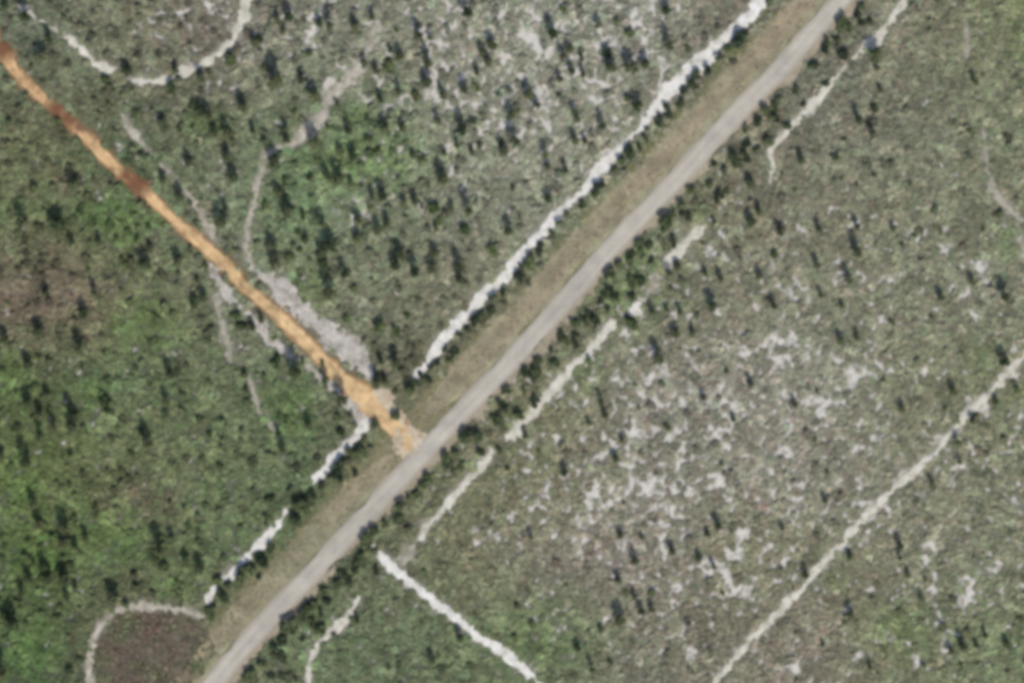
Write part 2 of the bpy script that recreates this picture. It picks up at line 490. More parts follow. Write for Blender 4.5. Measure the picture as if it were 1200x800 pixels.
GRID[1, 0] = (94, 98, 72)
GRID[2, 0] = (90, 100, 69)
GRID[3, 0] = (101, 95, 78)
GRID[3, 1] = (98, 102, 74)
GRID_L = lin(GRID) / K


def veg_col(x, y):
    px = np.asarray(x) / M + 600
    py = 400 - np.asarray(y) / M
    gx = np.clip(px / 100 - 0.5, 0, 10.999)
    gy = np.clip(py / 100 - 0.5, 0, 6.999)
    i = gx.astype(int)
    j = gy.astype(int)
    fx = (gx - i)[..., None]
    fy = (gy - j)[..., None]
    c = (GRID_L[j, i] * (1 - fx) + GRID_L[j, i + 1] * fx) * (1 - fy) + (GRID_L[j + 1, i] * (1 - fx) + GRID_L[j + 1, i + 1] * fx) * fy
    g = blobs(px, py, GREENS, 0.7)[..., None] * np.where(px < 480, .95, .6)[..., None]
    c = c * (1 - 0.5 * g) + 0.5 * g * np.array(alb(88, 112, 62)[:3])
    bn = (blobs(px, py, [(55, 340, 85, 62), (110, 360, 45, 40), (60, 215, 60, 16), (175, 290, 14, 14), (160, 590, 50, 22)], .7) * sstep(.3, .6, fbm(np.asarray(x) / 4, np.asarray(y) / 4, 171, 3)))[..., None]
    c = c * (1 - .5 * bn) + .5 * bn * np.array(alb(108, 97, 82)[:3])
    return c


def sand_mask(x, y):
    """0..1, how bare and sandy the ground is between the plants"""
    px = np.asarray(x) / M + 600
    py = 400 - np.asarray(y) / M
    wx = px + 7 * (vnoise(x / 1.6, y / 1.6, 21) - .5)
    wy = py + 7 * (vnoise(x / 1.6 + 9, y / 1.6, 22) - .5)
    z = 0.14 + blobs(px, py, SAND_ZONES, 0.7)
    n = fbm(x / 1.35, y / 1.35, 31, 4)
    n = (n - 0.5) * 1.9 + 0.5
    spk = sstep(0.88 - 0.55 * z, 1.22 - 0.55 * z, n)
    big = blobs(wx, wy, [(b[0], b[1], b[2] * 1.15, b[3] * 1.15) for b in SANDY], 0.6) * sstep(0.3, 0.66, fbm(x / 1.1, y / 1.1, 41, 3))
    return np.clip(np.maximum(spk * 0.9, big), 0, 1)


# ------------------------------------------------------------------ the ground: one sheet to the horizon
inner_x = np.arange(-186, 186.01, 0.62)
inner_y = np.arange(-138, 138.01, 0.62)
outer = np.array([8, 20, 40, 80, 160, 320, 640, 1300, 2600])
xs = np.concatenate([-186 - outer[::-1], inner_x, inner_x[-1] + outer])
ys = np.concatenate([-138 - outer[::-1], inner_y, inner_y[-1] + outer])
VX, VY = np.meshgrid(xs, ys)
gx, gy = VX.ravel(), VY.ravel()
nxv, nyv = len(xs), len(ys)
idx = np.arange(nxv * nyv).reshape(nyv, nxv)
gf = np.stack([idx[:-1, :-1], idx[:-1, 1:], idx[1:, 1:], idx[1:, :-1]], -1).reshape(-1, 4)
gc = veg_col(gx, gy)
mott = fbm(gx / 3.0, gy / 3.0, 61, 4)
gc = gc * (0.85 + 0.5 * (mott - 0.3))[:, None] * 1.02
# the litter is greyer than the leaves
grey = gc.mean(1, keepdims=True)
gc = gc * 0.6 + 0.4 * grey * np.array([1.02, 1.02, 0.88])
inside = (1 - sstep(0, 12, np.maximum(np.abs(gx) - 174, np.abs(gy) - 126)))[:, None]
gc = gc * inside + (1 - inside) * np.array(alb(104, 108, 84)[:3])
sm = sand_mask(gx, gy)[:, None] * inside
SANDC = np.array(alb(208, 204, 195)[:3])
gc = gc * (1 - sm) + SANDC * sm
halo = inside * (1 - sstep(-0.2, 2.0, look(SD_TRACK, gx, gy) + 1.6 * (vnoise(gx / 1.5, gy / 1.5, 71) - .5)))[:, None]
gc = gc * (1 - 0.5 * halo) + 0.5 * halo * np.array(alb(165, 160, 145)[:3])
hal2 = inside * (1 - sstep(-0.2, 2.6, look(SD_ORANGE, gx, gy) + 2.5 * (vnoise(gx / 1.6, gy / 1.6, 72) - .5)))[:, None]
gc = gc * (1 - 0.7 * hal2) + 0.7 * hal2 * np.array(alb(128, 106, 76)[:3])
gu = look(RU, gx, gy)
band = (sstep(8, 14, gu) * (1 - sstep(50, 62, gu)))[:, None] * inside
gc = gc * (1 - band) + band * np.array(alb(118, 116, 88)[:3]) * (0.85 + 0.4 * vnoise(gx / 2.2, gy / 2.2, 73))[:, None]
col4 = np.ones((len(gx), 4))
col4[:, :3] = np.clip(gc, 0.01, 0.7)
me = bpy.data.meshes.new('ground')
co = np.stack([gx, gy, H(gx, gy)], 1).astype(np.float32)
me.vertices.add(len(co))
me.vertices.foreach_set('co', co.ravel())
me.loops.add(len(gf) * 4)
me.loops.foreach_set('vertex_index', gf.ravel().astype(np.int32))
me.polygons.add(len(gf))
me.polygons.foreach_set('loop_start', np.arange(0, len(gf) * 4, 4, dtype=np.int32))
me.polygons.foreach_set('loop_total', np.full(len(gf), 4, dtype=np.int32))
me.polygons.foreach_set('use_smooth', np.ones(len(gf), bool))
ca = me.color_attributes.new('tint', 'FLOAT_COLOR', 'POINT')
ca.data.foreach_set('color', col4.astype(np.float32).ravel())
me.materials.append(MAT_GROUND)
me.update(calc_edges=True)
ground = bpy.data.objects.new('ground', me)
COL.objects.link(ground)
tag(ground, 'olive grey scrubland soil with pale sandy patches under everything', 'ground', kind='structure')


# ------------------------------------------------------------------ roads and tracks
def strip(name, S, mat, label, cat, rag=0.5, zc=0.05, nseg=6, off=0.0, colors=None, seed=0, edge=-0.04, broken=0.0):
    """ribbon following the samples S (x, y, half width), ragged on both sides, its edges dipping under the soil"""
    T, Nn = frame(S)
    s = np.arange(len(S)) * 0.55
    wl = S[:, 2] * (1 + 0.55 * rag * (fbm(s / 3.4, s * 0 + seed, 81, 3) - .5) * 2) + rag * 0.5 * (vnoise(s / 1.1, s * 0 + seed, 83) - .5)
    wr = S[:, 2] * (1 + 0.55 * rag * (fbm(s / 3.4, s * 0 + seed + 40, 85, 3) - .5) * 2) + rag * 0.5 * (vnoise(s / 1.1, s * 0 + seed, 87) - .5)
    wl = np.maximum(wl, 0.08)
    wr = np.maximum(wr, 0.08)
    V, C = [], []
    ts = np.linspace(-1, 1, nseg + 1)
    for t in ts:
        w = np.where(t < 0, wl * t, wr * t) + off
        x = S[:, 0] + Nn[:, 0] * w
        y = S[:, 1] + Nn[:, 1] * w
        prof = zc if abs(t) < 0.99 else edge
        if broken:                                               # low places fill with soil and litter: ragged, interrupted sand
            bn = fbm(x / 1.7 + seed, y / 1.7, 141, 4) - .5
            prof = zc + 0.05 - 0.11 * abs(t) ** 2.2 + broken * bn * (0.35 + 0.65 * abs(t))
        V.append(np.stack([x, y, H(x, y) + prof], 1))
    V = np.stack(V, 1)
    n = len(S)
    vid = np.arange(n * (nseg + 1)).reshape(n, nseg + 1)
    F = np.stack([vid[:-1, :-1], vid[:-1, 1:], vid[1:, 1:], vid[1:, :-1]], -1).reshape(-1, 4)[:, ::-1]
    c = colors(V.reshape(-1, 3)) if colors is not None else None
    o = mesh_obj(name, V.reshape(-1, 3), F, mat, smooth=False, colors=c)
    # face up
    if o.data.polygons[0].normal.z < 0:
        o.data.flip_normals()
    return tag(o, label, cat, kind='structure')


for i, (t, S) in enumerate(zip(TRACKS, TR_S)):
    strip(t[0], S, t[2], t[3], t[4], rag=0.9, zc=0.05, nseg=12, seed=i * 3 + 5, broken=0.5 if t[2] in (MAT_SAND, MAT_SAND_CREAM) or t[1] is RINGC else 1.15)
o = None


def orange_cols(V):
    px = V[:, 0] / M + 600
    py = 400 - V[:, 1] / M
    up = np.clip(1 - px / 330, 0, 1)
    base = np.array(alb(205, 176, 132)[:3])
    red = np.array(alb(202, 167, 124)[:3])
    c = base * (1 - up)[:, None] + red * up[:, None]
    n = fbm(V[:, 0] / 2.4, V[:, 1] / 2.4, 91, 4)
    c = c * (0.6 + 0.8 * n)[:, None]
    od = look(SD_ORANGE, V[:, 0], V[:, 1])
    rut = np.exp(-((od + .95) / .35) ** 2) * sstep(.4, .6, vnoise(px / 14, py / 14, 94))
    c = c * (1 + .22 * rut)[:, None]
    c = c * (1 - .3 * sstep(.55, .72, fbm(V[:, 0] / 1.3 + 7, V[:, 1] / 1.3, 99, 3)))[:, None]
    edge = sstep(-1.1, -.1, od + 1.4 * (fbm(V[:, 0] / 1.6, V[:, 1] / 1.6, 93, 3) - .5))[:, None]
    c = c * (1 - .75 * edge) + .75 * edge * np.array(alb(140, 110, 78)[:3])
    d = blobs(px + 6 * (n - .5), py, [(82, 138, 16, 13), (160, 216, 17, 16), (66, 130, 12, 10), (4, 56, 12, 14), (290, 325, 6, 5), (96, 148, 8, 7), (148, 206, 8, 8)], 0.7)[:, None]
    c = c * (1 - 0.9 * d) + 0.9 * d * np.array(alb(104, 68, 50)[:3])
    out = np.ones((len(V), 4))
    out[:, :3] = np.clip(c, 0.01, 0.8)
    return out


MAT_CLAY = tint_mat('orange_clay', 1.3, 0.16, 0.08)
MAT_APRON = noise_mat('pink_tan_clay', [alb(160, 146, 124), alb(190, 176, 152), alb(210, 200, 182)], 0.35, 6, 1.2, 0.15, 0.08)
UPPER_SPOIL = [(290, 308, 3), (304, 318, 7), (326, 336, 13), (346, 358, 13), (366, 376, 12), (390, 393, 16), (412, 412, 17), (428, 430, 12), (434, 446, 4)]
LOWER_SPOIL = [(246, 308, 3), (258, 328, 9), (274, 350, 7), (298, 376, 4), (322, 403, 9), (342, 416, 5), (374, 440, 5), (398, 462, 7), (414, 482, 10), (426, 494, 7), (436, 500, 3)]
MOUTH = [(438, 452, 6), (452, 466, 10), (461, 482, 11), (469, 500, 14), (476, 513, 18), (483, 522, 22), (489, 528, 25)]
strip('sand_bank', resample(UPPER_SPOIL), MAT_SPOIL, 'ragged pale sand bank hugging the upper side of lower orange track', 'sand bank', rag=.9, zc=.06, nseg=16, seed=51, broken=.9)
strip('sand_bank', resample(LOWER_SPOIL), MAT_SPOIL, 'thin broken pale sand bank along the lower side of orange track', 'sand bank', rag=.9, zc=.05, nseg=10, seed=57, broken=.8)
strip('track_apron', resample(MOUTH), MAT_APRON, 'pinkish tan apron where the orange track meets the grey road', 'track apron', rag=.5, zc=.115, nseg=26, seed=61, broken=.32)
strip('dirt_track', ORANGE_S, MAT_CLAY, 'orange clay track running from the upper left to grey road', 'dirt track', rag=0.8, zc=0.12, nseg=14, broken=.5, colors=orange_cols, seed=2)

RS3 = ROAD_S.copy()
RS3[:, 2] = 13.0 * M


def road_cols(V):
    u, v = road_u(V[:, 0], V[:, 1])
    n = fbm(V[:, 0] / 4.0, V[:, 1] / 4.0, 151, 4)
    st = vnoise(u / 2.2, v / 45.0, 153)
    edge = sstep(7, 13, np.abs(u) + 5 * (n - .5))[:, None]
    c = np.array(alb(176, 171, 159)[:3]) * (1 - edge) + np.array(alb(158, 149, 131)[:3]) * edge
    wheel = np.exp(-((np.abs(np.abs(u) - 4.6)) / 1.8) ** 2)
    c = c * ((0.74 + 0.5 * n) * (0.93 + 0.14 * st) * (1 + 0.06 * wheel))[:, None]
    out = np.ones((len(V), 4))
    out[:, :3] = c
    return out


MAT_ROAD = tint_mat('bleached_road', 1.2, 0.1, 0.03)
strip('road', RS3, MAT_ROAD, 'pale grey road running diagonally across the whole picture', 'road', rag=0.55, zc=0.14, nseg=22, seed=9, edge=-0.05, colors=road_cols)


def offset_line(u0, u1, half, v_range):
    """samples running parallel to the road at u px to its upper-left, half px wide, for picture heights in v_range"""
    S = []
    for k in range(len(ROAD_S)):
        v = 400 - ROAD_S[k, 1] / M
        if v_range[0] <= v <= v_range[1]:
            u = 0.5 * (u0 + u1)
            S.append((ROAD_S[k, 0] + _rn[k, 0] * u * M, ROAD_S[k, 1] + _rn[k, 1] * u * M, half * M))
    S = np.array(S)
    e = np.minimum(np.arange(len(S)), np.arange(len(S))[::-1])
    S[:, 2] *= np.sqrt(np.clip((e + .3) / 14, 0, 1)) * .9 + .1 * np.clip(e, 0, 1)
    return S


def verge_cols(V):
    u, v = road_u(V[:, 0], V[:, 1])
    n = fbm(V[:, 0] / 3.5, V[:, 1] / 3.5, 95, 4)
    n2 = vnoise(u / 7.0, v / 60.0, 97)
    tan = np.array(alb(150, 145, 119)[:3])
    red = np.array(alb(150, 139, 116)[:3])
    grn = np.array(alb(130, 132, 106)[:3])
    lowp = sstep(500, 640, v)
    m = (1 - sstep(6, 14, np.abs(u - 30 - 10 * (n - .5))))[:, None]
    c = tan * (1 - m) + red * m
    g = np.clip((0.25 + 0.35 * lowp) + 1.3 * (n2 - .5), 0, 1)[:, None]
    c = c * (1 - 0.7 * g) + 0.7 * g * grn
    c = c * (0.55 + 0.9 * n)[:, None]
    out = np.ones((len(V), 4))
    out[:, :3] = c
    return out


MAT_VERGE = tint_mat('dry_verge_grass', 1.5, 0.2, 0.12)
o = strip('grass_verge', offset_line(12, 46, 17.5, (-60, 506)), MAT_VERGE, 'brown dry grass strip on the upper left side of the road', 'verge', rag=0.5, zc=0.055, nseg=10, colors=verge_cols, seed=4)
strip('grass_verge', offset_line(12, 40, 15, (546, 860)), MAT_VERGE, 'greenish brown verge between road and round clearing', 'verge', rag=0.5, zc=0.055, nseg=10, colors=verge_cols, seed=6)
strip('road_shoulder', offset_line(-24, -9, 8, (180, 420)), MAT_SHOULDER, 'tan sandy shoulder right of road near the middle', 'shoulder', rag=0.7, zc=0.05, nseg=6, seed=8)
strip('road_shoulder', offset_line(-22, -9, 6.5, (424, 640)), MAT_SHOULDER, 'tan shoulder right of road opposite the orange track mouth', 'shoulder', rag=0.8, zc=0.05, nseg=6, seed=12)
strip('road_shoulder', offset_line(-24, -9, 6.5, (645, 860)), MAT_SHOULDER, 'tan shoulder right of road near the bottom edge', 'shoulder', rag=0.8, zc=0.05, nseg=6, seed=14)
strip('road_shoulder', offset_line(-22, -9, 6.5, (-60, 150)), MAT_SHOULDER, 'tan shoulder right of road near the top edge', 'shoulder', rag=0.8, zc=0.05, nseg=6, seed=16)


def patch(name, cx, cy, rfun, mat, label, cat, rings=7, n=64, z=0.05, hump=0.0):
    a = np.linspace(-np.pi, np.pi, n, endpoint=False)
    V = [(cx, cy, float(H(cx, cy)) + z + hump)]
    r0 = rfun(a)
    for k in range(1, rings + 1):
        t = k / rings
        x = cx + np.cos(a) * r0 * t
        y = cy + np.sin(a) * r0 * t
        zz = H(x, y) + (z + hump * (1 - t * t) * (0.5 + vnoise(x / 1.2, y / 1.2, 5)) if k < rings else -0.05)
        V += list(np.stack([x, y, zz], 1))
    F = [(0, 1 + i, 1 + (i + 1) % n) for i in range(n)]
    for k in range(rings - 1):
        b = 1 + k * n
        F += [(b + i, b + n + i, b + n + (i + 1) % n, b + (i + 1) % n) for i in range(n)]
    return tag(mesh_obj(name, V, F, mat), label, cat, kind='structure')


patch('clearing', CLC[0], CLC[1], lambda a: clear_r(a) * (0.92 + 0.16 * fbm(a * 5 + 40, a * 0, 3, 4)), MAT_CLEAR,
      'round bare brown clearing at the bottom left beside the road', 'clearing', rings=24, n=110, z=0.05)
for i, (px, py, rx, ry, where) in enumerate(PATCH_OBJ):
    cx, cy = w2(px, py)
    tilt = math.radians(-43) if i < 5 else 0.3

    def rf(a, rx=rx, ry=ry, tilt=tilt, i=i):
        return M / np.sqrt((np.cos(a - tilt * 0) / rx) ** 2 + (np.sin(a - tilt * 0) / ry) ** 2) * (0.62 + 0.75 * fbm(np.cos(a) * 2.2 + i * 7 + 20, np.sin(a) * 2.2 + 20, 15, 3))
    patch('sand_patch', cx, cy, rf, MAT_SPOIL, 'pale bare sand patch, ' + where, 'sand patch', rings=7, n=56, z=0.09 + 0.004 * i, hump=0.3 if i < 2 else 0.05)


# ------------------------------------------------------------------ trees and shrubs one can tell apart
def crop(ox, oy, pts):
    return [(ox + p[0] / 4, oy + p[1] / 4, (p[2] if len(p) > 2 else 0)) for p in pts]


# third value: 0 plain, 1 tall (pine), 2 big
SPOTS = []
SPOTS += crop(0, 0, [(190, 260, 2), (590, 320), (820, 320), (800, 390, 2), (660, 710, 2), (490, 360), (230, 180), (900, 480), (500, 470), (640, 520), (975, 325), (760, 560), (880, 750), (1060, 620, 1), (1060, 730, 1), (270, 560), (560, 430), (20, 20), (120, 70), (1180, 600), (1190, 190), (1080, 270, 2)])
SPOTS += crop(300, 0, [(90, 375, 2), (270, 440, 2), (175, 510), (240, 240), (340, 110, 1), (460, 120), (500, 285), (610, 300, 2), (800, 290, 1), (795, 370), (740, 440), (665, 420), (580, 460), (870, 440), (970, 410, 1), (1025, 400), (1100, 200, 2), (985, 50, 1), (430, 600, 2), (330, 590), (270, 655, 2), (390, 700), (80, 750, 2), (140, 640), (30, 640), (520, 640), (600, 590), (850, 560), (965, 600, 1), (1040, 670), (1140, 660), (775, 740, 2), (650, 750), (560, 700), (1085, 280), (1030, 330), (760, 160), (650, 130), (30, 300), (10, 170), (1190, 530), (1070, 480), (100, 90), (150, 70, 1), (450, 720)])
SPOTS += crop(600, 0, [(185, 150, 1), (260, 220), (550, 145, 2), (550, 310), (620, 290, 1), (460, 310, 1), (75, 430, 2), (220, 440), (300, 550, 1), (15, 510), (10, 650), (580, 490, 2), (730, 210, 2), (820, 220), (290, 650), (540, 450), (1050, 180, 2), (680, 560), (780, 480), (730, 530), (540, 710, 2), (620, 640), (960, 260), (220, 360), (480, 90), (720, 40), (230, 30), (1070, 580), (1140, 690), (1030, 740, 2), (1100, 740), (935, 750, 1), (1180, 500), (1090, 660), (850, 400), (590, 680)])
SPOTS += crop(900, 0, [(340, 110, 2), (270, 190, 2), (210, 290), (350, 250, 2), (20, 490, 2), (490, 500, 2), (480, 610), (415, 550, 1), (490, 245, 2), (80, 580), (310, 730, 2), (500, 310), (960, 370, 1), (430, 100), (430, 20), (520, 410), (660, 490), (940, 600), (350, 640), (150, 740)])
SPOTS += crop(0, 200, [(160, 70, 2), (250, 10), (340, 45, 2), (200, 170), (100, 230, 2), (270, 240, 2), (380, 160), (240, 440), (410, 450), (440, 560), (575, 420, 2), (680, 420, 2), (560, 550, 2), (760, 240), (640, 310), (700, 350), (890, 360), (960, 430, 2), (920, 500), (830, 410), (900, 600, 2), (1100, 660, 2), (1130, 710, 2), (1030, 230), (720, 660), (210, 560, 1), (390, 660), (80, 710), (180, 740), (370, 780), (20, 780), (30, 610), (460, 320), (330, 320), (510, 170), (760, 30), (840, 110), (1180, 720), (1090, 350), (950, 580), (590, 130)])
SPOTS += crop(300, 200, [(70, 340), (80, 420, 2), (150, 400), (205, 360), (340, 340, 2), (310, 240, 1), (140, 180, 2), (215, 200), (195, 280), (40, 150), (490, 60), (590, 110, 1), (530, 155), (470, 310), (610, 240), (740, 130, 1), (870, 30, 1), (830, 170, 2), (990, 180, 1), (910, 170), (970, 270, 2), (860, 220), (670, 380, 2), (650, 430), (830, 370, 1), (820, 450, 1), (740, 460), (540, 500), (455, 540, 2), (340, 560, 2), (310, 430), (575, 720, 2), (650, 740), (1100, 355, 2), (700, 660), (420, 680), (80, 770), (20, 685), (1180, 270, 1), (1090, 650), (1050, 670), (380, 30), (250, 20), (130, 30), (950, 500), (540, 110)])
SPOTS += crop(600, 200, [(380, 100), (320, 150), (180, 280), (130, 330), (70, 420, 2), (30, 480), (710, 220, 2), (590, 330, 2), (550, 380, 2), (490, 430, 2), (450, 470, 2), (640, 340), (515, 370), (600, 510), (750, 330), (770, 440), (960, 110, 2), (1000, 90), (1110, 50, 2), (1150, 180, 1), (1110, 220, 2), (1060, 390, 2), (970, 490, 1), (1155, 480, 1), (900, 470), (930, 620, 2), (650, 650), (560, 700, 2), (780, 650), (720, 640), (330, 690, 2), (350, 650), (240, 790, 2), (760, 750, 1), (840, 750, 1), (290, 760), (750, 550), (790, 190), (820, 60, 2), (940, 230), (730, 470), (890, 330), (480, 590, 2), (440, 640), (560, 580)])
SPOTS += crop(900, 200, [(50, 280, 1), (25, 380, 2), (340, 20), (490, 10, 2), (580, 260), (410, 370, 2), (240, 570, 1), (370, 500, 1), (900, 340), (950, 510, 2), (1100, 580, 1), (570, 700), (410, 770), (220, 430), (230, 260), (410, 250), (680, 290), (330, 780, 2), (760, 670), (1000, 260), (800, 580), (20, 620), (340, 620), (1080, 180), (660, 50), (120, 80)])
SPOTS += crop(0, 400, [(130, 270, 2), (185, 330, 1), (185, 420, 1), (335, 330, 1), (335, 390, 1), (220, 240), (490, 270, 2), (500, 310), (775, 270), (700, 190), (790, 140), (655, 410), (690, 470, 2), (325, 520), (320, 660, 2), (120, 550, 1), (5, 530, 2), (370, 20, 2), (480, 40), (130, 100), (180, 60), (380, 110), (10, 120), (930, 350), (1140, 145), (610, 510), (150, 750, 1), (250, 390), (330, 740), (70, 220), (940, 540), (770, 790), (980, 420)])
SPOTS += crop(300, 400, [(90, 80, 2), (180, 130, 2), (210, 80), (320, 170), (400, 260, 2), (380, 350, 2), (390, 410, 2), (240, 380, 2), (340, 330), (400, 560, 2), (380, 620, 2), (480, 500, 2), (460, 600), (260, 700, 2), (200, 760, 2), (60, 720, 2), (550, 370), (650, 220), (650, 330), (720, 210), (560, 180), (600, 180), (650, 90), (840, 90, 2), (900, 70), (800, 160), (1170, 220, 2), (980, 410, 1), (1040, 430, 2), (1130, 370, 2), (880, 540, 2), (800, 630), (690, 700), (650, 740), (740, 700), (1130, 500), (120, 490), (310, 90), (930, 40), (580, 80), (1170, 580), (100, 420), (130, 560)])
SPOTS += crop(600, 400, [(40, 110, 2), (120, 80), (110, 130, 2), (30, 330), (100, 270), (50, 220), (360, 80, 2), (680, 70, 2), (570, 190), (410, 270), (430, 330), (355, 370), (720, 390), (590, 300), (1000, 130), (1020, 210), (1030, 350), (890, 250), (115, 500), (510, 450), (240, 600), (480, 540), (670, 600), (350, 620), (700, 700), (980, 560), (520, 740), (720, 570), (60, 430), (870, 30), (1110, 180), (640, 480), (1100, 780)])
SPOTS += crop(900, 400, [(120, 280), (950, 360), (880, 460), (890, 550), (1100, 80, 2), (540, 170), (1160, 220, 2), (1060, 270), (260, 730), (220, 220), (860, 220), (210, 450), (620, 300), (820, 300), (270, 600), (760, 650)])
SPOTS += crop(0, 600, [(180, 40, 1), (300, 60, 1), (120, 210, 2), (130, 290, 2), (300, 130, 1), (290, 200), (300, 300, 1), (310, 380, 1), (350, 150), (350, 340), (400, 110, 1), (750, 160, 2), (720, 200, 2), (770, 240, 2), (870, 220), (930, 240), (530, 380, 2), (580, 420), (1020, 310, 2), (980, 460, 2), (1040, 390, 2), (1130, 300, 2), (80, 420, 2), (60, 500, 2), (30, 470, 2), (270, 480, 2), (30, 560), (320, 690), (10, 730, 2), (370, 430), (200, 240), (1170, 250), (800, 100), (10, 100), (100, 370), (230, 300)])
SPOTS += crop(300, 600, [(180, 30, 2), (60, 150, 2), (20, 210, 2), (670, 20), (500, 100, 2), (560, 260, 2), (430, 310, 2), (380, 330, 2), (330, 400, 2), (240, 440, 2), (220, 410), (150, 510, 2), (130, 550), (80, 620, 2), (120, 660, 2), (470, 490), (850, 660, 2), (820, 680), (910, 700), (950, 570), (180, 770), (210, 580), (40, 230), (260, 500), (300, 540), (480, 200), (5, 290), (530, 60), (780, 260), (770, 500)])
SPOTS += crop(600, 600, [(570, 210), (665, 190), (745, 170), (490, 300), (530, 360, 2), (565, 380), (650, 360, 2), (650, 440), (600, 450), (370, 720, 1), (500, 490, 2), (430, 190), (960, 50, 2), (910, 90), (300, 620), (870, 200), (500, 90), (940, 240), (450, 680), (410, 530), (980, 360), (600, 100), (250, 330), (400, 440), (80, 100), (10, 570), (1010, 30)])
SPOTS += crop(900, 600, [(610, 140, 1), (610, 200, 1), (650, 280), (730, 300), (710, 390), (375, 190), (170, 280), (110, 340), (490, 620), (470, 710), (900, 610, 2), (1010, 560), (970, 610), (850, 640), (1070, 550), (1110, 600), (380, 460), (500, 460), (250, 80), (350, 500), (900, 700), (1160, 480), (940, 740), (60, 60), (250, 600), (480, 380)])


def leaf_quads(centres, sizes, up=0.5, stretch=1.0):
    """one quad per centre, randomly tilted"""
    n = len(centres)
    nrm = rng.normal(size=(n, 3))
    nrm[:, 2] = np.abs(nrm[:, 2]) + up
    nrm /= np.linalg.norm(nrm, axis=1)[:, None]
    r = rng.normal(size=(n, 3))
    t = np.cross(nrm, r)
    t /= np.linalg.norm(t, axis=1)[:, None]
    b = np.cross(nrm, t)
    s = np.asarray(sizes)[:, None] * 0.5
    t = t * s * stretch
    b = b * s
    j = rng.uniform(0.6, 1.25, size=(n, 4, 1))
    q = np.stack([-t - b, t - b, t + b, -t + b], 1) * j
    return centres[:, None, :] + q


def tube(V, F, p0, p1, r0, r1, n=6):
    d = (Vector(p1) - Vector(p0)).normalized()
    a = d.orthogonal().normalized()
    b = d.cross(a)
    k = len(V)
    for p, r in ((p0, r0), (p1, r1)):
        for i in range(n):
            t = 2 * math.pi * i / n
            V.append(tuple(Vector(p) + (a * math.cos(t) + b * math.sin(t)) * r))
    for i in range(n):
        F.append((k + i, k + (i + 1) % n, k + n + (i + 1) % n, k + n + i))
    F.append(tuple(k + n + i for i in range(n)))


def plain_quads_mesh(name, q, mat):
    n = len(q)
    m = bpy.data.meshes.new(name)
    m.from_pydata([tuple(v) for v in q.reshape(-1, 3)], [], [(4 * i, 4 * i + 1, 4 * i + 2, 4 * i + 3) for i in range(n)])
    m.materials.append(mat)
    return m


def pine_meshes():
    """unit pine 5 m tall, crown about 2.6 m wide, needle tufts at the limb ends in irregular whorls"""
    V, F, tips = [], [], []
    lean = (random.uniform(-.15, .15), random.uniform(-.15, .15))
    ax = lambda z: (lean[0] * z / 5 + 0.05 * math.sin(z * 1.7), lean[1] * z / 5, z)
    zs = [-0.15, 0.7, 1.6, 2.6, 3.6, 4.7]
    rs = [.16, .13, .11, .085, .055, .02]
    for k in range(5):
        tube(V, F, ax(zs[k]), ax(zs[k + 1]), rs[k], rs[k + 1], 7)
    z = 1.5
    while z < 4.7:
        reach = 1.35 * (1 - ((z - 2.3) / 2.9) ** 2) ** 0.5 if abs(z - 2.3) < 2.8 else .35
        nb = random.choice((3, 4, 4, 5))
        a0 = random.uniform(0, 6.28)
        for b in range(nb):
            a = a0 + 6.28 * b / nb + random.uniform(-.4, .4)
            r = reach * random.uniform(.55, 1.1)
            p0 = ax(z)
            p1 = (p0[0] + math.cos(a) * r, p0[1] + math.sin(a) * r, z + r * random.uniform(.1, .45))
            tube(V, F, p0, p1, .035, .012, 4)
            for t in (.45, .7, .9, 1.05):
                tips.append([p0[i] + (p1[i] - p0[i]) * t for i in range(3)])
        z += random.uniform(.32, .5)
    tips.append(list(ax(4.85)))
    tips = np.array(tips)
    c = np.repeat(tips, 4, axis=0) + rng.normal(size=(len(tips) * 4, 3)) * .13
    tm = bpy.data.meshes.new('trunk')
    tm.from_pydata(V, [], F)
    tm.materials.append(MAT_BARK)
    return tm, plain_quads_mesh('crown', leaf_quads(c, rng.uniform(.16, .38, len(c)), .3, 1.5), MAT_PINE)


def oak_meshes():
    """unit shrub 2 m tall, 2.6 m wide, several stems, uneven lobed foliage with gaps"""
    V, F = [], []
    lobes = []
    for k in range(random.choice((5, 6, 7))):
        a = random.uniform(0, 6.28)
        r = random.uniform(.25, .95)
        z = random.uniform(.85, 1.65) * (1.1 - .25 * r)
        p1 = (math.cos(a) * r, math.sin(a) * r, z)
        mid = (p1[0] * .4 + random.uniform(-.1, .1), p1[1] * .4, z * .5)
        tube(V, F, (random.uniform(-.1, .1), random.uniform(-.1, .1), -0.1), mid, .06, .045, 5)
        tube(V, F, mid, p1, .045, .02, 5)
        lobes.append((p1, random.uniform(.35, .62)))
    C = []
    for p, r in lobes:
        n = int(170 * r)
        d = rng.normal(size=(n, 3))
        d /= np.linalg.norm(d, axis=1)[:, None]
        rad = r * rng.uniform(.45, 1.12, n) ** .6
        C.append(np.array(p) + d * rad[:, None] * np.array([1, 1, .75]))
    C = np.vstack(C)
    C[:, 2] = np.maximum(C[:, 2], .12)
    tm = bpy.data.meshes.new('stem')
    tm.from_pydata(V, [], F)
    tm.materials.append(MAT_BARK)
    return tm, plain_quads_mesh('foliage', leaf_quads(C, rng.uniform(.14, .34, len(C)), .3, 1.2), MAT_OAK)


MAT_MYRTLE = leaf_mat('myrtle_leaves', alb(56, 68, 52), alb(102, 114, 78))


def recolour(pair, mat):
    out = pair[1].copy()
    out.materials.clear()
    out.materials.append(mat)
    return pair[0], out


PINES = [pine_meshes() for _ in range(7)]
OAKS = [oak_meshes() for _ in range(8)]
MYRTLES = [recolour(p, MAT_MYRTLE) for p in OAKS]

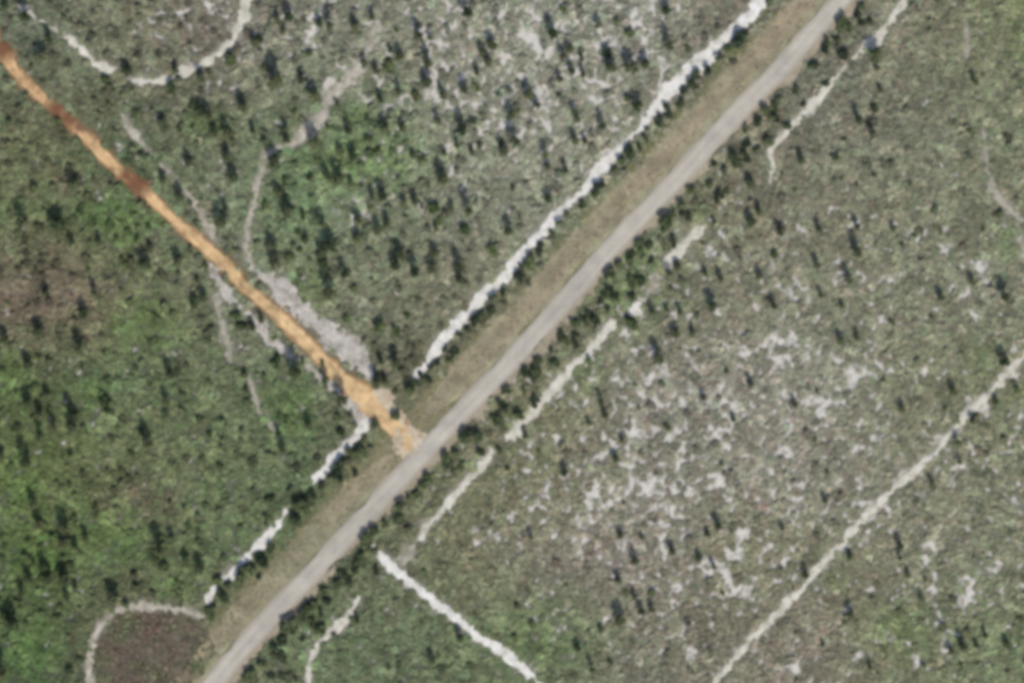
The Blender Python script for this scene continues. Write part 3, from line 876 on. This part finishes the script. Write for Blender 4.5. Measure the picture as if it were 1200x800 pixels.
ANCHORS = [
    (40, 45, 'by the left arm of pale ring track'), (135, 95, 'at the bottom of the pale ring track'), (210, 100, 'under the lower right of the pale ring'),
    (285, 60, 'outside the right arc of the pale ring'), (70, 150, 'along the reddest top stretch of orange track'), (165, 160, 'above the upper orange track'),
    (240, 170, 'in green scrub below the pale ring track'), (330, 90, 'left of the upper winding grey track'), (345, 160, 'at the bend of the winding grey track'),
    (400, 160, 'just right of the winding grey track bend'), (440, 70, 'around the white spot of winding grey track'), (345, 20, 'along the top edge right of pale ring'),
    (500, 20, 'along the top edge, upper middle'), (490, 110, 'in the upper middle scrub'), (545, 110, 'left of the white sand splash, upper middle'),
    (580, 60, 'above the white sand splash, upper middle'), (480, 180, 'around the large dark tree, upper middle'), (570, 165, 'below the white sand splash, upper middle'),
    (640, 40, 'in pale scrub at the top middle'), (740, 35, 'in pale scrub left of white track top'), (725, 75, 'left of the white track, upper part'),
    (640, 110, 'in pale scrub right of the white splash'), (740, 125, 'just left of the wide white track'), (610, 165, 'in grey scrub, upper middle right'),
    (865, 45, 'between white track and road, near top'), (770, 140, 'between white track and road, upper part'), (690, 225, 'between white track and road, middle part'),
    (615, 310, 'between white track and road, lower middle'), (565, 365, 'between white track and road, just above junction'), (505, 440, 'at the lower end of wide white track'),
    (970, 45, 'right of road at the top edge'), (900, 115, 'right of road near the lone dark bush'), (860, 185, 'right of road, upper middle'),
    (780, 255, 'right of road, beside the tan shoulder'), (735, 295, 'right of road, in the dark hedge'), (680, 370, 'right of road, below the dark hedge'),
    (735, 350, 'around the brightest green bushes'), (610, 430, 'right of road, near the picture middle'), (570, 500, 'right of road, opposite the junction'),
    (510, 545, 'right of road, just below the junction'), (465, 590, 'right of road, above the diagonal white track'), (425, 660, 'right of road, at the diagonal white track head'),
    (380, 700, 'right of road, above the hooked pale track'), (335, 740, 'right of road, near bottom edge'), (395, 770, 'around the hooked pale track'),
    (1020, 60, 'beside the thin pale track at top right'), (930, 165, 'below the thin pale track at top right'), (1010, 135, 'in scrub below top right track'),
    (1130, 110, 'in smooth green scrub, upper right corner'), (870, 245, 'in green scrub right of the upper road'), (880, 310, 'in green scrub right of the hedge'),
    (790, 370, 'in scrub just right of broken white track'), (840, 360, 'in scrub right of the broken track pieces'), (960, 280, 'in open scrub, right middle'),
    (1060, 260, 'in open scrub near the right side'), (1160, 330, 'below the faint track at right edge'), (960, 360, 'in speckled scrub, right middle'),
    (1060, 370, 'in speckled scrub near the right side'), (690, 430, 'along the pale track right of road'), (640, 500, 'below the pale track right of road'),
    (770, 430, 'above the white sand specks'), (860, 450, 'at the top of the white sand specks'), (950, 470, 'among sand specks, right of centre'),
    (710, 540, 'at the left of white sand specks'), (790, 560, 'amid the densest white sand specks'), (860, 540, 'at the right of white sand specks'),
    (1150, 450, 'beside upper end of long thin track'), (1120, 520, 'right of the long thin track bend'), (1050, 480, 'left of the long thin track'),
    (960, 580, 'left of the middle of long thin track'), (755, 640, 'below the sand specks, above dark clump'), (740, 690, 'in the dark clump, lower middle'),
    (840, 620, 'right of the dark clump, lower middle'), (700, 740, 'in green scrub near the bottom middle'), (640, 680, 'left of the dark clump, lower middle'),
    (850, 700, 'left of lower end of long thin track'), (550, 670, 'right of the diagonal white track'), (510, 760, 'left of the diagonal white track'),
    (930, 690, 'touching lower part of long thin track'), (1055, 650, 'at the lone tall tree, lower right'), (1130, 750, 'in the dark row, lower right corner'),
    (1010, 770, 'along the bottom edge, lower right'), (1000, 710, 'right of lower end of long thin track'), (40, 225, 'in left scrub below reddest orange track'),
    (110, 235, 'left of the dark red patch in orange track'), (150, 300, 'below the bright green patch'), (180, 250, 'between bright green patch and orange track'),
    (60, 310, 'above the brown patch at left edge'), (60, 370, 'in the brown patch at left edge'), (225, 330, 'left of the pinkish patch under orange track'),
    (275, 370, 'under the middle of orange track'), (265, 270, 'above the middle of orange track'), (330, 290, 'above the pale spoil by orange track'),
    (380, 310, 'right of the pale spoil by orange track'), (340, 230, 'right of the lower winding grey track'), (420, 240, 'around the white spot, left of middle'),
    (460, 310, 'in open scrub above the junction'), (450, 380, 'just above the orange track mouth'), (520, 240, 'in green scrub left of wide white track'),
    (570, 290, 'in scrub beside wide white track, middle'), (520, 300, 'in open scrub left of wide white track'), (40, 440, 'at left edge, just below the brown patch'),
    (80, 490, 'in left green scrub, middle height'), (120, 420, 'below the brown patch, farther right'), (180, 450, 'in open green scrub left of centre'),
    (240, 480, 'in open green scrub, left of thin footpath'), (330, 430, 'just below the lower orange track'), (395, 480, 'between orange track and short white track'),
    (350, 520, 'left of the short white track'), (410, 545, 'just right of the short white track'), (350, 590, 'in the gap between two white tracks'),
    (300, 650, 'beside white track above the round clearing'), (250, 700, 'at the top right of the round clearing'), (195, 650, 'in dark group above the round clearing'),
    (140, 695, 'at the top left of the round clearing'), (80, 640, 'in the upright dark line, lower left'), (25, 660, 'at the lower left edge'),
    (15, 730, 'near the bottom left corner'), (75, 720, 'left of the round clearing'), (30, 540, 'at the left edge, lower middle'), (90, 570, 'above the upright dark line, lower left'),
]
AN = np.array([(a[0], a[1]) for a in ANCHORS], float)
ORD = ['first', 'second', 'third', 'fourth', 'fifth', 'sixth', 'seventh', 'eighth', 'ninth', 'tenth', 'eleventh', 'twelfth', 'thirteenth', 'fourteenth', 'fifteenth', 'sixteenth', 'seventeenth', 'eighteenth']

plants = []
drng = random.Random(5)
for k, (px, py, f) in enumerate(SPOTS):
    if not f and drng.random() < (.25 if road_u(*w2(px, py))[0][0] < -90 else (.05 if px < 470 and py > px * .95 + 90 else 0)):
        continue                                                 # faint marks that are only darker scrub
    bx, by = px + 1.5, py + 3.5                                      # the dark spot is crown plus shadow: the stem stands lower
    x, y = w2(bx, by)
    u = float(road_u(x, y)[0][0])
    if abs(u) < 21:
        s = (1 if u > 0 else -1) * (21 - abs(u)) * M
        i = int(np.argmin((ROAD_S[:, 0] - x) ** 2 + (ROAD_S[:, 1] - y) ** 2))
        x += _rn[i, 0] * s
        y += _rn[i, 1] * s
    row = abs(u) < 66
    if f == 1:
        kind = 'pine'
    elif row or f == 2:
        kind = 'oak' if (row or random.random() < .55) else 'pine'
    else:
        kind = 'pine' if random.random() < .55 else 'oak'
    a = int(np.argmin((AN[:, 0] - px) ** 2 + (AN[:, 1] - py) ** 2))
    if row:
        kind = 'myrtle'
    sm = 1.0 if row or (f and u > -90) else .78 if f else (.68 if u < 0 else (.85 if px < 470 and py > px * .95 + 60 else .95))
    plants.append(dict(x=x, y=y, kind=kind, f=f, a=a, row=row, sm=sm))
# small dark pines crowding the upper scrub
erng = random.Random(23)
pts = [(p['x'], p['y']) for p in plants]
added = 0
while added < 52:
    px, py = erng.uniform(215, 760), erng.uniform(3, 330)
    if py > px * .95 + 20 or px < 300 and py < 90:
        continue
    x, y = w2(px, py)
    if road_u(x, y)[0][0] < 92 or look(SD_ORANGE, x, y) < 5 or look(SD_TRACK, x, y) < .8:
        continue
    if min(math.hypot(q[0] - x, q[1] - y) for q in pts) < 2.6:
        continue
    pts.append((x, y))
    a = int(np.argmin((AN[:, 0] - px) ** 2 + (AN[:, 1] - py) ** 2))
    plants.append(dict(x=x, y=y, kind='pine', f=1 if erng.random() < .5 else 0, a=a, row=False, sm=erng.uniform(.65, .9)))
    added += 1
# the near-continuous dark rows on both sides of the road
have = np.array([(p['x'], p['y']) for p in plants])
for side, u0, du, step, gaps in ((1, 62, 4, 2.5, [(495, 520), (640, 700)]), (-1, -28, 5, 4.0, [(395, 435), (60, 78), (165, 195), (470, 492), (552, 580), (655, 672)]), (-1, -42, 10, 7.5, [(520, 620), (0, 60)])):
    acc = 0
    for k in range(1, len(ROAD_S)):
        acc += np.linalg.norm(ROAD_S[k, :2] - ROAD_S[k - 1, :2])
        v = 400 - ROAD_S[k, 1] / M
        if acc < step or v < -12 or v > 812 or any(g[0] < v < g[1] for g in gaps):
            continue
        acc = random.uniform(-.8, .6)
        uu = (u0 + random.uniform(-du, du)) * M
        x, y = ROAD_S[k, 0] + _rn[k, 0] * uu, ROAD_S[k, 1] + _rn[k, 1] * uu
        px, py = x / M + 600, 400 - y / M
        if np.min(np.hypot(have[:, 0] - x, have[:, 1] - y)) < 2.0 or abs(px - 600) > 605 or abs(py - 400) > 405:
            continue
        if look(SD_ORANGE, x, y) < 1.5 or look(SD_CLEAR, x, y) < 1 or look(SD_TRACK, x, y) < -.2:
            continue
        a = int(np.argmin((AN[:, 0] - px) ** 2 + (AN[:, 1] - py) ** 2))
        plants.append(dict(x=x, y=y, kind='myrtle', f=0, a=a, row=True))

cells = {}
for p in plants:
    cells.setdefault((p['a'], p['kind']), []).append(p)
for (a, kind), lst in cells.items():
    lst.sort(key=lambda p: p['x'])
    noun = {'pine': 'pine', 'oak': 'bushy shrub', 'myrtle': 'roadside bush'}[kind]
    tone = 'dark green '
    for i, p in enumerate(lst):
        if len(lst) == 1:
            p['label'] = f'only {tone}{noun} {ANCHORS[a][2]}'
        else:
            p['label'] = f'{ORD[i]} {noun} from the left, {ANCHORS[a][2]}'


def put(p):
    pine = p['kind'] == 'pine'
    name = {'pine': 'pine_tree', 'oak': 'bushy_shrub', 'myrtle': 'roadside_bush'}[p['kind']]
    root = bpy.data.objects.new(name, None)
    root.empty_display_size = 0.3
    COL.objects.link(root)
    tm, cm = random.choice({'pine': PINES, 'oak': OAKS, 'myrtle': MYRTLES}[p['kind']])
    if pine:
        s = random.uniform(.72, 1.25) * (1.25 if p['f'] == 2 else 1.0)
        sz = s * random.uniform(.85, 1.5) * (1.12 if p['f'] == 1 else 1)
    else:
        s = random.uniform(.65, 1.25) * (1.35 if p['f'] == 2 else 1.0)
        sz = s * random.uniform(1.0, 1.35)
    if p['row']:
        s *= 1.22
        sz *= 1.15
    s, sz = s * p.get('sm', 1), sz * p.get('sm', 1)
    root.location = (p['x'], p['y'], float(H(p['x'], p['y'])))
    root.rotation_euler = (0, 0, random.uniform(0, 6.28))
    root.scale = (s * random.uniform(.85, 1.15), s * random.uniform(.8, 1.25), sz)
    tag(root, p['label'], 'tree' if pine else ('bush' if p['row'] else 'shrub'), {'pine': 'pines standing through the scrub', 'oak': 'bushy shrubs scattered through the scrub', 'myrtle': 'dark bushes lining the road'}[p['kind']])
    for nm, m in (('trunk', tm), ('crown', cm)) if pine else (('stem', tm), ('foliage', cm)):
        c = bpy.data.objects.new(nm, m)
        COL.objects.link(c)
        c.parent = root


for p in plants:
    put(p)

# ------------------------------------------------------------------ ground cover nobody could count
TREE_XY = np.array([(p['x'], p['y']) for p in plants])


def clumps(x, y, rad, hgt, col, nq, leaf, up=0.5, stretch=1.3):
    """dome-shaped clumps of nq leaf quads each; returns verts (N,4,3), colours (N,3)"""
    n = len(x)
    a = rng.uniform(0, 2 * np.pi, (n, nq))
    r = np.sqrt(rng.uniform(0, 1, (n, nq)))
    z = np.sqrt(np.clip(1 - r * r, 0, 1)) * rng.uniform(.45, 1.05, (n, nq))
    cx = x[:, None] + np.cos(a) * r * rad[:, None]
    cy = y[:, None] + np.sin(a) * r * rad[:, None]
    cz = H(x, y)[:, None] + 0.06 + z * hgt[:, None]
    C = np.stack([cx, cy, cz], -1).reshape(-1, 3)
    s = (leaf * rng.uniform(.6, 1.3, (n, nq)) * np.clip(rad[:, None] / .6, .6, 1.5)).ravel()
    q = leaf_quads(C, s, up, stretch)
    c = np.repeat(col, nq, axis=0) * rng.uniform(.85, 1.17, (n * nq, 1))
    q[:, :, 2] = np.maximum(q[:, :, 2], (np.repeat(H(x, y), nq) + 0.02)[:, None])
    return q, c


def jitter_grid(step, x0=-168, x1=168, y0=-117, y1=117):
    gxx, gyy = np.meshgrid(np.arange(x0, x1, step), np.arange(y0, y1, step))
    x = gxx.ravel() + rng.uniform(-.5, .5, gxx.size) * step
    y = gyy.ravel() + rng.uniform(-.5, .5, gyy.size) * step
    return x, y


VEG = 1.5                                                            # leaves shade one another
x, y = jitter_grid(1.3)
u = look(RU, x, y)
v = look(RV, x, y)
px = x / M + 600
py = 400 - y / M
jn = rng.uniform(-.35, .35, len(x))
openg = np.minimum(look(SD_TRACK, x, y), np.minimum(look(SD_ORANGE, x, y), look(SD_CLEAR, x, y) + .3))
keep = openg + jn * 1.5 > 0.62
keep &= (np.abs(u) > 19) & ~((u > 0) & (u < 50 + 8 * rng.uniform(-1, 1, len(x))))
sp = sand_mask(x, y)
den = fbm(x / 5.5, y / 5.5, 101, 3)
keep &= rng.uniform(0, 1, len(x)) > np.clip(sp * 1.05, 0, .88)
keep &= rng.uniform(0, 1, len(x)) < 0.62 + 0.6 * (den - .3)
SPOILD = np.minimum(np.minimum(stamp(resample(UPPER_SPOIL)), stamp(resample(LOWER_SPOIL))), stamp(resample(MOUTH)))
spoil = np.max([1 - sstep(.7, 1.1, np.hypot((px - b[0]) / b[2], (py - b[1]) / b[3])) for b in PATCH_OBJ], axis=0)
keep &= rng.uniform(0, 1, len(x)) > spoil * .9
keep &= look(SPOILD, x, y) + jn * 3 > -.1
x, y = x[keep], y[keep]
u, px, py = u[keep], px[keep], py[keep]
c = veg_col(x, y) * VEG
big = vnoise(x / 3.2, y / 3.2, 111)
tone = np.exp(rng.normal(0, .11, len(x)) + 1.15 * (fbm(x / 2.8, y / 2.8, 113, 3) - .5))
hue = rng.normal(0, .04, (len(x), 1))
c = c * tone[:, None] * (1 + hue * np.array([1.0, -0.4, 0.2]))
rad = rng.uniform(.45, 1.05, len(x)) * (0.75 + .6 * big)
hgt = rad * rng.uniform(.22, .55, len(x))
dk = rng.uniform(0, 1, len(x)) < np.where((py < 330) & (u > 0), .085, np.where(u > 0, .045, .012)) + .004
c[dk] *= .6
rad[dk] = rng.uniform(.6, 1.05, dk.sum())
hgt[dk] = rng.uniform(1.0, 2.0, dk.sum())
left = (px < 470) & (u > 60) & ((px - 0) * 0.95 + 60 < py)           # the greener side below the orange track
edge = np.abs(u) < 62
hgt = np.where(left, hgt * 1.25, hgt)
for nm, sel, lab, cat in (
        ('palmetto_cover', left, 'dense low green palmetto cover left of the road and under orange track', 'ground cover'),
        ('scrub_cover', ~left & (u > 0), 'low olive grey scrub filling the ground between the orange track and road', 'ground cover'),
        ('heath_cover', ~left & (u <= 0), 'low speckled olive scrub covering the ground right of the road', 'ground cover')):
    q, cc = clumps(x[sel], y[sel], rad[sel], hgt[sel], c[sel], 11, .74, 1.6)
    tag(quads_obj(nm, q, np.clip(cc, .01, .6), MAT_SCRUB), lab, cat, kind='stuff')

# grass on the strip between road and white track
x, y = jitter_grid(.8)
u = look(RU, x, y)
v = look(RV, x, y)
sel = (u > 15) & (u < 60) & (look(SD_TRACK, x, y) > .3) & (look(SD_ORANGE, x, y) > .4) & (look(SD_CLEAR, x, y) > .1)
g = sstep(40, 52, u + 9 * (fbm(x / 4, y / 4, 121, 3) - .5))
low = sstep(500, 640, v)
pr = 0.34 + 0.6 * g + 0.15 * low
sel &= rng.uniform(0, 1, len(x)) < pr
x, y, u, g, low = x[sel], y[sel], u[sel], g[sel], low[sel]
gcol = np.array(alb(104, 114, 78)[:3])
tcol = np.array(alb(144, 135, 110)[:3])
m = np.clip(g + .35 * low * rng.uniform(0, 1, len(x)), 0, 1)[:, None]
c = (gcol * m + tcol * (1 - m)) * VEG * np.exp(rng.normal(0, .15, len(x)))[:, None]
rad = rng.uniform(.25, .5, len(x))
q, cc = clumps(x, y, rad, rad * .7, c, 7, .34, .4, 2.2)
tag(quads_obj('verge_grass', q, np.clip(cc, .01, .6), MAT_SCRUB), 'rough tan and green grass on the verge left of the road', 'grass', kind='stuff')

# thin brown regrowth in the round clearing
a = rng.uniform(-np.pi, np.pi, 1500)
rr = np.sqrt(rng.uniform(0, 1, 1500)) * 1.03
x = CLC[0] + np.cos(a) * rr * clear_r(a)
y = CLC[1] + np.sin(a) * rr * clear_r(a)
gm = (sstep(.45, .7, fbm(x / 5, y / 5, 161, 3)) * .6 + .8 * blobs(x / M + 600, 400 - y / M, [(140, 735, 24, 18), (120, 790, 12, 30), (240, 770, 16, 30)], .7))[:, None]
c = (np.array(alb(102, 91, 78)[:3]) * (1 - gm) + np.array(alb(96, 102, 74)[:3]) * gm) * VEG * np.exp(rng.normal(0, .3, 1500))[:, None] * (1 + rng.normal(0, .08, (1500, 1)) * np.array([1, -.5, 0]))
rad = rng.uniform(.25, .75, 1500)
q, cc = clumps(x, y, rad, rad * .6, c, 7, .34)
tag(quads_obj('sparse_regrowth', q, np.clip(cc, .01, .6), MAT_SCRUB), 'sparse low brownish regrowth on the round clearing floor', 'ground cover', kind='stuff')
